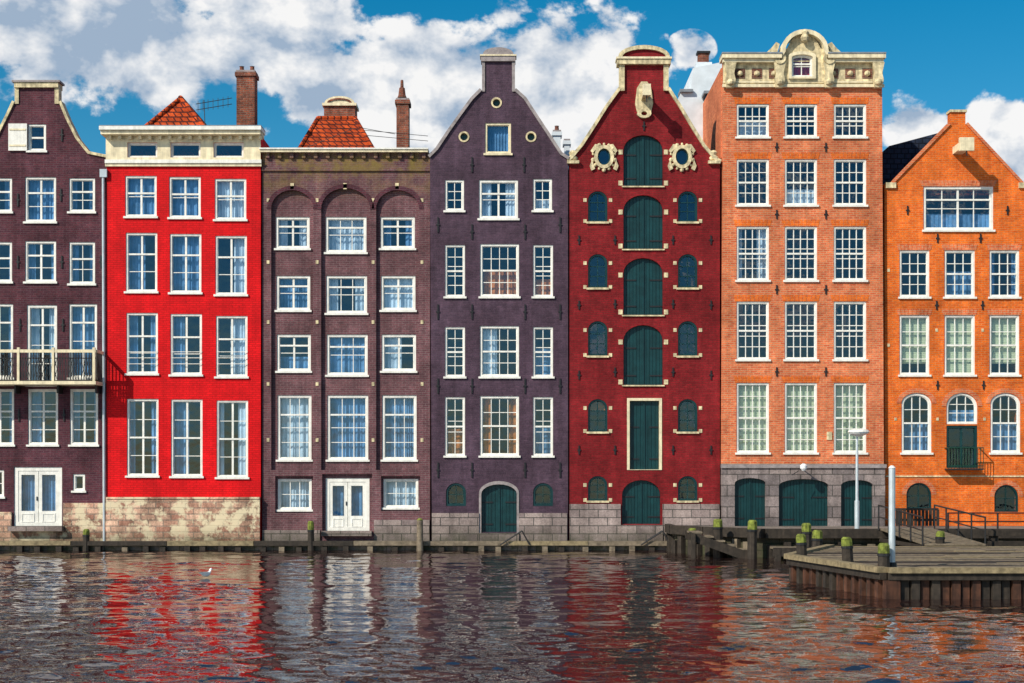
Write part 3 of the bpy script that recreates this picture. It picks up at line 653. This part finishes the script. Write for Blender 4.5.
for (xa,xb,ya,h,r) in[(902,932,393,60,.35),(991,1021,393,60,.35),(947,978,393,31,.45),(907,932,483,26,.4),(995,1019,485,27,.4)]:
    i_=arch(X(xa)-.01,X(xb)+.01,Z(ya+h),Z(ya)+.01,r)[2:]; o=arch(X(xa)-.16,X(xb)+.16,Z(ya+h),Z(ya)+.16,r+.15)[2:]
    for q in range(len(o)-1): b.prism('arch_bricks','brick_salmon',[i_[q],i_[q+1],o[q+1],o[q]],.045,.09)
b.box('balcony_floor','iron_black',X(945),X(980),-.4,.05,Z(470),Z(468.5))
for z in(Z(448),Z(466)): b.box('balcony_rail','paint_green',X(945),X(980),-.4,-.37,z-.015,z+.015)
for i in range(13): b.box('balusters','paint_green',X(945+i*2.88),X(945+i*2.88)+.018,-.395,-.375,Z(468.5),Z(448))
for px in(945,979.5):
    b.box('balcony_rail','paint_green',X(px),X(px)+.03,-.37,.055,Z(448)-.015,Z(448)+.015)
b.box('string_course','stone_cream',X(886),X(1029),.03,.058,Z(477),Z(475.5))
blocks(b,[(889,270),(937,330),(983,330),(889,345),(896,419),(938,419),(985,419),(1026,419)],'stone_cream',.08,.1)
anchors(b,[(938,238),(981,238),(937,305),(983,305),(938,385),(984,385),(908,210),(1008,210)],h=.3)
ridge_roof(b,'roof_tile_red',888,1027,958,188,130,.43,9)
q=[P(876,190,3.),P(876,160,3.),P(889,146,3.),P(938,133,3.),P(990,190,3.)]
b.prism('slate_wing_roof','roof_slate',[(p[0],p[2]) for p in q],3.,8.)
b.done()
# ---------------------------------------------------------- neighbours out of frame
for name,x0,x1,mat,top,curt in(('brown_brick_canal_house',-190,-33,'brick_brown',120,'curtain_white'),('red_brick_canal_house',1029,1190,'brick_oxblood',196,'curtain_cream')):
    b=B(name,.04)
    for r in range(4 if top>150 else 5):
        for c in range(3):
            xa=x0+16+c*48; ya=top+30+r*(70 if top<150 else 64)
            window(b,xa,ya,xa+32,ya+50,2,3,.4,R.choice(CURS),curt,mull=True)
    planked(b,x0+64,492,x0+98,530,'paint_teal')
    house(b,[(x0,560),(x0,top),(x1,top),(x1,560)],mat,x0=x0,x1=x1,zt=top+2)
    b.box('cornice','paint_cream',X(x0)+.02,X(x1)-.02,-.3,.39,Z(top)+.002,Z(top-9)); b.box('roof','asphalt_roof',X(x0)+.05,X(x1)-.05,.4,8.9,Z(top+8),Z(top+4))
    b.done()

# ============================================================ ground, water, quay
b=B('ground'); b.slab('ground','ground_earth',[(-900,8.5),(900,8.5),(900,1500),(-900,1500)],-.5,.3); b.done()
wm=wave_mesh(-24,24,-36,.2,.065); wm.materials.append(MATS['canal_water'])
bpy.context.scene.collection.objects.link(bpy.data.objects.new('water',wm))
b=B('timber_quay_edge')
b.box('ledge','stone_grey',-23,5.25,-.5,-.21,-.6,.16)
x=-23.
while x<5.1:
    L=R.uniform(2.2,3.4); x2=min(x+L,5.2); mt=R.choice(['timber_dark','timber_pale','timber_grey'])
    b.box('cap_beams',mt,x,x2-.02,-.68,-.4,.17+R.uniform(0,.02),.31+R.uniform(0,.02)); x=x2
x=-22.6
while x<5.1:
    b.box('piles',R.choice(['timber_dark','timber_dark','timber_grey']),x,x+.18,-.72-R.uniform(0,.03),-.5,-.6,.165-R.uniform(0,.05)); x+=R.uniform(.5,.9)
b.done()
def post(px,pyt,pyb,y,zb=None,w=.2):
    b=B('mooring_post'); x,_,z1=P(px,pyt,y); z0=P(px,pyb,y)[2] if zb is None else zb
    h=w/2; zc=z1-(z1-max(z0,P(px,pyb,y)[2]))*.38; r=R.uniform(-.03,.03)
    b.cyl('post','timber_dark',(x,y,z0),(x+r*.6,y,zc),h*1.25,h*1.18,9)
    b.cyl('mossy_top','moss_wood',(x+r*.6,y,zc),(x+r,y,z1-.05),h*1.22,h*1.16,9); b.cyl('mossy_top','moss_wood',(x+r,y,z1-.05),(x+r,y,z1),h*1.15,h*.8,9)
    b.cyl('band','iron_black',(x+r*.5,y,zc-.06),(x+r*.5,y,zc-.01),h*1.33,h*1.33,9)
    b.done()
for a in[(86,529,544),(311,521,544)]: post(a[0],a[1],a[2],-.6,zb=0.,w=.18)
b=B('mooring_pole'); x,_,z=P(420,520,-.8)
b.cyl('pole','timber_grey',(x,-.85,-.6),(x,-.85,z),.12,.1); b.cyl('cap','moss_wood',(x,-.85,z),(x,-.85,z+.06),.11,.04); b.done()
for px in(500,641):
    b=B('ladder_handrail')
    a=P(px,545,-.75);c=P(px+22,531,-.75)
    for dy_ in(-.75,-.5):
        b.cyl('rail','iron_black',(a[0],dy_,a[2]),(c[0],dy_,c[2]),.022,n=8); b.cyl('rail','iron_black',(c[0],dy_,c[2]),(c[0]+.25,dy_,a[2]),.022,n=8)
    for f in(.25,.5,.75): b.cyl('rung','iron_black',(a[0]+(c[0]-a[0])*f,-.75,a[2]+(c[2]-a[2])*f),(a[0]+(c[0]-a[0])*f,-.5,a[2]+(c[2]-a[2])*f),.015,n=6)
    b.done()
ZQ=.8
qp=[(5.27,.0),(5.27,-1.6),(6.1,-3.2),(7.6,-5.0),(45,-5.0),(45,9),(5.27,9)]
b=B('quay'); b.slab('quay_body','quay_wall',qp,-.6,ZQ-.1)
b.slab('paving','paving',[(5.3,.0),(5.3,-1.55),(6.12,-3.15),(7.62,-4.95),(44.9,-4.95),(44.9,8.4),(5.3,8.4)],ZQ-.098,ZQ)
e=[(5.27,-.15),(5.27,-1.6),(6.1,-3.2),(7.6,-5.0),(30,-5.0)]
for i in range(4):
    p,q=Vector(e[i]),Vector(e[i+1]); d=(q-p).normalized(); n=Vector((d.y,-d.x))
    if i==3: n=Vector((0,-1))
    a=p;c=q
    b.slab('kerb_beam','timber_dark',[tuple(a),tuple(c),tuple(c+n*.2),tuple(a+n*.2)],ZQ-.2,ZQ+.08)
    L=(q-p).length; s_=.15
    while s_<L-.1:
        o=p+d*s_; w=.1
        b.slab('fender_piles',R.choice(['timber_dark','timber_dark','timber_grey']),[tuple(o-d*w),tuple(o+d*w),tuple(o+d*w+n*.18),tuple(o-d*w+n*.18)],-.6,ZQ-.25-R.uniform(0,.25)); s_+=R.uniform(.32,.6)
b.done()
b=B('wooden_landing_stage')
for i in range(14): b.box('deck','timber_grey',7.7+i*.2,7.7+i*.2+.185,-6.3,-5.22,.3,.36)
b.box('beam','timber_dark',7.6,10.5,-6.4,-6.28,.12,.37); 
for x in(7.65,8.6,9.5,10.4): b.box('legs','timber_dark',x,x+.16,-6.42,-6.2,-.6,.3)
b.done()
b=B('wooden_steps')
for i in range(5):
    b.box('treads','timber_grey',5.35+i*.34,5.7+i*.34,-5.1,-4.1,.74-i*.13,.79-i*.13)
for y_ in(-5.14,-4.08): b.prism('stringers','timber_dark',[(5.3,.8),(5.3,.55),(7.05,-.1),(7.05,.2)],y_,y_+.05)
for x in(5.35,6.9): b.box('stringer_posts','timber_dark',x,x+.12,-5.28,-5.15,-.6,.75 if x<6 else .25)
b.done()
for a in[(692,528,541,-2.9),(718,519,540,-4.6),(752,520,545,-5.5),(807,523,546,-6.45),(817,530,552,-9.6)]: post(*a[:3],a[3],zb=-.4,w=.24)
ZJ=.58
def lx(y):
    if y>-15: return 6.56+(8.6-6.56)*(y+15)/5.0
    return 6.56+(7.46-6.56)*(-15-y)/5.0
b=B('wooden_jetty')
y=-20.2
while y<-10.1:
    xx=lx(y+.1)+.1; mt=None
    while xx<30:
        L=R.uniform(2.5,5); x2=min(xx+L,30)
        b.slab('deck_planks',R.choice(['timber_grey','timber_grey','timber_pale','timber_dark']),[(xx,y),(x2-.01,y),(x2-.01,y+.185),(xx,y+.185)],ZJ-.06,ZJ+R.uniform(-.008,.008)); xx=x2
    y+=.2
jp=[(lx(-10),-10),(6.56,-15),(7.46,-20.2),(30,-20.2)]
for i in range(3):
    p,q=Vector(jp[i]),Vector(jp[i+1]); d=(q-p).normalized(); n=Vector((d.y,-d.x)); 
    if n.dot(Vector((-1,-1)))<0: n=-n
    b.slab('edge_beam','timber_pale',[tuple(p),tuple(q),tuple(q+n*.22),tuple(p+n*.22)],ZJ-.06,ZJ+.05)
    b.slab('waling','timber_dark',[tuple(p+n*.02),tuple(q+n*.02),tuple(q+n*.16),tuple(p+n*.16)],ZJ-.2,ZJ-.062)
    L=(q-p).length; s_=.05; k=0
    while s_<L:
        o=p+d*s_; off=.02 if k%2 else .09
        b.slab('sheet_piles',R.choice(['sheet_pile','sheet_pile','timber_dark']),[tuple(o-n*.2),tuple(o+d*.19-n*.2),tuple(o+d*.175+n*off),tuple(o+d*.015+n*off)],-.6,ZJ-.202-R.uniform(0,.02)); s_+=.2;k+=1
b.slab('side_wall','timber_dark',[(7.0,-15),(7.8,-19.9),(29.9,-19.9),(29.9,-10.2),(8.9,-10.2)],-.6,ZJ-.07)
b.done()
b=B('gangway'); 
for i in range(28): b.box('planks','timber_grey',11.0,12.6,-10.1+i*.18,-10.1+i*.18+.16,.6+i*.009,.65+i*.009)
for x in(11.,12.57): b.box('side_beam','timber_dark',x-.02,x+.06,-10.1,-5.1,.5,.6)
for x in(10.95,12.62):
    for i in range(5): b.cyl('railing','iron_black',(x,-10+i*1.2,.6+i*.06),(x,-10+i*1.2,1.35+i*.06),.025,n=8)
    b.cyl('railing','iron_black',(x,-10,1.35),(x,-5.2,1.59),.025,n=8); b.cyl('railing','iron_black',(x,-10,1.0),(x,-5.2,1.24),.018,n=8)
b.done()
for a in[(848,537,560,-17.5),(884,543,571,-19.9),(802,534,556,-15.2),(940,531,546,-9.9)]: post(*a[:3],a[3],zb=ZJ-.02,w=.2)
b=B('timber_guard_rail')
x=12.9
while x<24: b.box('posts','timber_dark',x,x+.2,-9.6,-9.4,-.5,1.02); x+=1.25
b.box('rail','timber_dark',12.8,24.5,-9.66,-9.36,.84,1.0); b.box('rail','timber_dark',12.8,24.5,-9.72,-9.61,.5,.7)
b.done()
b=B('wooden_bench')
x,y=14.2,-11.5
for i in range(4): b.box('seat','timber_grey',x,x+1.8,y+i*.12,y+i*.12+.1,ZJ+.42,ZJ+.46)
for xx in(x+.15,x+1.55): b.box('legs','timber_dark',xx,xx+.1,y+.02,y+.44,ZJ,ZJ+.418)
b.done()
b=B('mooring_bollard'); b.lathe('bollard','iron_black',(11.8,-18.2,ZJ),[(.14,0),(.14,.03),(.08,.06),(.075,.22),(.13,.25),(.13,.29),(.05,.32)],14); b.done()
b=B('white_marker_pole'); q=P(892,468,-19.7); b.cyl('pole','metal_pale',(q[0],-19.7,ZJ),(q[0],-19.7,q[2]),.065); b.cyl('pole_cap','paint_white',(q[0],-19.7,q[2]),(q[0],-19.7,q[2]+.05),.075,.03); b.cyl('base_collar','iron_black',(q[0],-19.7,ZJ),(q[0],-19.7,ZJ+.12),.1,.09); b.done()
b=B('street_lamp'); y=-3.6; q=P(857,436,y); 
b.cyl('base','metal_pale',(q[0],y,ZQ),(q[0],y,ZQ+.9),.075); b.cyl('pole','metal_pale',(q[0],y,ZQ+.9),(q[0],y,q[2]),.05,.038)
b.lathe('luminaire','lamp_glass',(q[0]+.05,y,q[2]-.02),[(.06,0),(.2,.05),(.3,.1),(.3,.14)],18); b.lathe('hood','paint_white',(q[0]+.05,y,q[2]+.122),[(.34,0),(.3,.06),(.1,.1)],18); b.done()
b=B('wooden_fence'); x=P(896,0,-1.2)[0]; x2=P(939,0,-1.2)[0]; xx=x
while xx<x2: b.box('slats','timber_dark',xx,xx+.09,-1.2,-1.16,ZQ+.04,P(0,509,-1.2)[2]+R.uniform(-.02,.02)); xx+=.12
for z in(1.0,1.35): b.box('rails','timber_dark',x,x2,-1.155,-1.11,z,z+.07)
b.done()
b=B('iron_railing')
for i in range(9): b.cyl('posts','iron_black',(13.2+i*1.5,-4.6,ZQ),(13.2+i*1.5,-4.6,ZQ+.55),.03,n=8)
for z in(.28,.54): b.cyl('rails','iron_black',(13.2,-4.6,ZQ+z),(25.2,-4.6,ZQ+z),.02,n=8)
b.done()
def gull(px,py):
    d=3600/(py-478.); y=d-50; x=(px-512)*d/1500
    b=B('seagull'); k_=.95; ca,sa=math.cos(1.0),math.sin(1.0)
    def T(u,v,z): return (x+k_*(u*ca-v*sa),y+k_*(u*sa+v*ca),k_*z+.03)
    prof=[(-.22,.10,.004,.004),(-.17,.085,.03,.02),(-.08,.06,.06,.05),(.02,.055,.07,.06),(.1,.08,.055,.055),(.14,.13,.032,.035),(.155,.17,.034,.036),(.185,.185,.03,.03),(.21,.18,.012,.014),(.245,.17,.004,.005)]
    n=10;vs=[];fs=[]
    for (u,z,ry,rz) in prof:
        for i in range(n):
            a=2*math.pi*i/n; vs.append(T(u,ry*math.cos(a),z+rz*math.sin(a)))
    for k in range(len(prof)-1):
        for i in range(n): fs.append((k*n+i,k*n+(i+1)%n,(k+1)*n+(i+1)%n,(k+1)*n+i))
    b.add('body','gull_white',vs,fs)
    for s_ in(-1,1):
        b.add('wings','gull_grey',[T(.08,s_*.06,.10),T(.0,s_*.078,.09),T(-.15,s_*.05,.08),T(-.27,s_*.012,.115),T(-.1,s_*.03,.125),T(.04,s_*.035,.125)],[(0,1,2,3,4,5)])
    b.add('beak','beak_orange',[T(.205,-.008,.183),T(.205,.008,.183),T(.205,0,.17),T(.26,0,.168)],[(0,1,3),(1,2,3),(2,0,3)])
    b.done()
gull(206,578)

# ============================================================ world
w=bpy.data.worlds.new('World'); bpy.context.scene.world=w; w.use_nodes=True
t=NT(w.node_tree); w.node_tree.nodes.clear()
EL,AZ=math.radians(37),math.radians(227)
sky=t.n('ShaderNodeTexSky',sky_type='NISHITA'); sky.sun_disc=False; sky.sun_elevation=EL; sky.sun_rotation=AZ
sky.air_density=1.0; sky.dust_density=.2; sky.ozone_density=3.
hs=t.n('ShaderNodeHueSaturation'); hs.inputs['Saturation'].default_value=1.5; hs.inputs['Hue'].default_value=.485; hs.inputs['Value'].default_value=1.1; t.put(hs.inputs['Color'],sky.outputs[0])
d=t.n('ShaderNodeTexCoord').outputs['Generated']
dx,dyy,dz=t.sep(d)
def cn(off,det):
    return t.noise(t.comb(t.m('ADD',dx,off[0]),dyy,t.m('MULTIPLY',t.m('ADD',dz,off[1]),1.3)),13.,det,.58,.1)
n1=cn((0,0),8); n2=cn((-.010,.016),5)
blobs=[(70,25,230,80,1.15),(240,45,130,60,1.0),(330,95,70,60,.95),(420,105,105,70,1.3),(500,90,80,60,1.15),(568,85,90,75,1.4),(515,18,38,34,.6),(605,130,80,50,1.25),(500,155,220,48,1.25),(1000,150,85,48,1.3),(915,130,42,34,1.1),(950,178,120,22,1.),(690,50,24,18,.6),(250,135,60,22,.8)]
acc=None
def blob(px,py,rx,ry):
    u,v=(px-512)/1500,(478-py)/1500; L=math.sqrt(1+u*u+v*v)
    c=(u/L,1/L,v/L)
    dd=t.vm('SUBTRACT',d,c); dd=t.vm('MULTIPLY',dd,(1500/rx,600/rx,1500/ry))
    return t.rng(t.vm('LENGTH',dd,(0,0,0)),1.3,0.,0.,1.)
for (px,py,rx,ry,s_) in blobs:
    q=t.m('MULTIPLY',blob(px,py,rx,ry),s_); acc=q if acc is None else t.m('MAXIMUM',acc,q)
outside=t.rng(dyy,.90,.78)
glob=t.m('MULTIPLY',outside,t.rng(t.noise(d,2.2,3,.5),.50,.68,0,.8))
acc=t.m('MAXIMUM',acc,glob)
dens=t.m('ADD',acc,t.m('MULTIPLY',t.m('SUBTRACT',n1,.5),2.4))
dens=t.m('MULTIPLY',dens,t.rng(acc,0.,.12))
mask=t.rng(dens,.34,.52,0,1,True)
lit=t.m('MULTIPLY',t.m('SUBTRACT',n1,n2),5.5)
core=t.rng(dens,.5,1.5,0,.14)
gre=t.m('MULTIPLY',blob(60,60,280,75),.58)
br=t.m('SUBTRACT',t.m('SUBTRACT',t.m('ADD',.88,lit),core),gre)
br=t.rng(br,.1,1.05,0,1)
ccol=t.mix(br,(3.8,4.9,6.4),(10.4,10.3,10.2))
vis=t.m('MULTIPLY',mask,t.rng(dz,-.02,.03))
fin=t.mix(t.m('MULTIPLY',vis,.97),hs.outputs[0],ccol)
bg=t.n('ShaderNodeBackground'); bg.inputs[1].default_value=.092; t.put(bg.inputs[0],fin)
wo=t.n('ShaderNodeOutputWorld'); t.put(wo.inputs[0],bg.outputs[0])
sd=Vector((math.sin(AZ)*math.cos(EL),math.cos(AZ)*math.cos(EL),math.sin(EL)))
sl=bpy.data.lights.new('sun','SUN'); sl.energy=5.0; sl.angle=math.radians(.5); sl.color=(1,.93,.79)
so=bpy.data.objects.new('sun',sl); so.rotation_euler=sd.to_track_quat('Z','Y').to_euler(); so.location=(-20,-40,40); bpy.context.scene.collection.objects.link(so)
cam=bpy.data.cameras.new('camera'); cam.sensor_width=36; cam.lens=36*1500/1024; cam.shift_y=136.5/1024; cam.clip_end=3000; cam.clip_start=.5
co=bpy.data.objects.new('camera',cam); co.location=(0,-50,CH); co.rotation_euler=(math.radians(90),0,0); bpy.context.scene.collection.objects.link(co)
sc=bpy.context.scene; sc.camera=co
sc.view_settings.view_transform='Standard'; sc.view_settings.look='None'; sc.view_settings.exposure=0
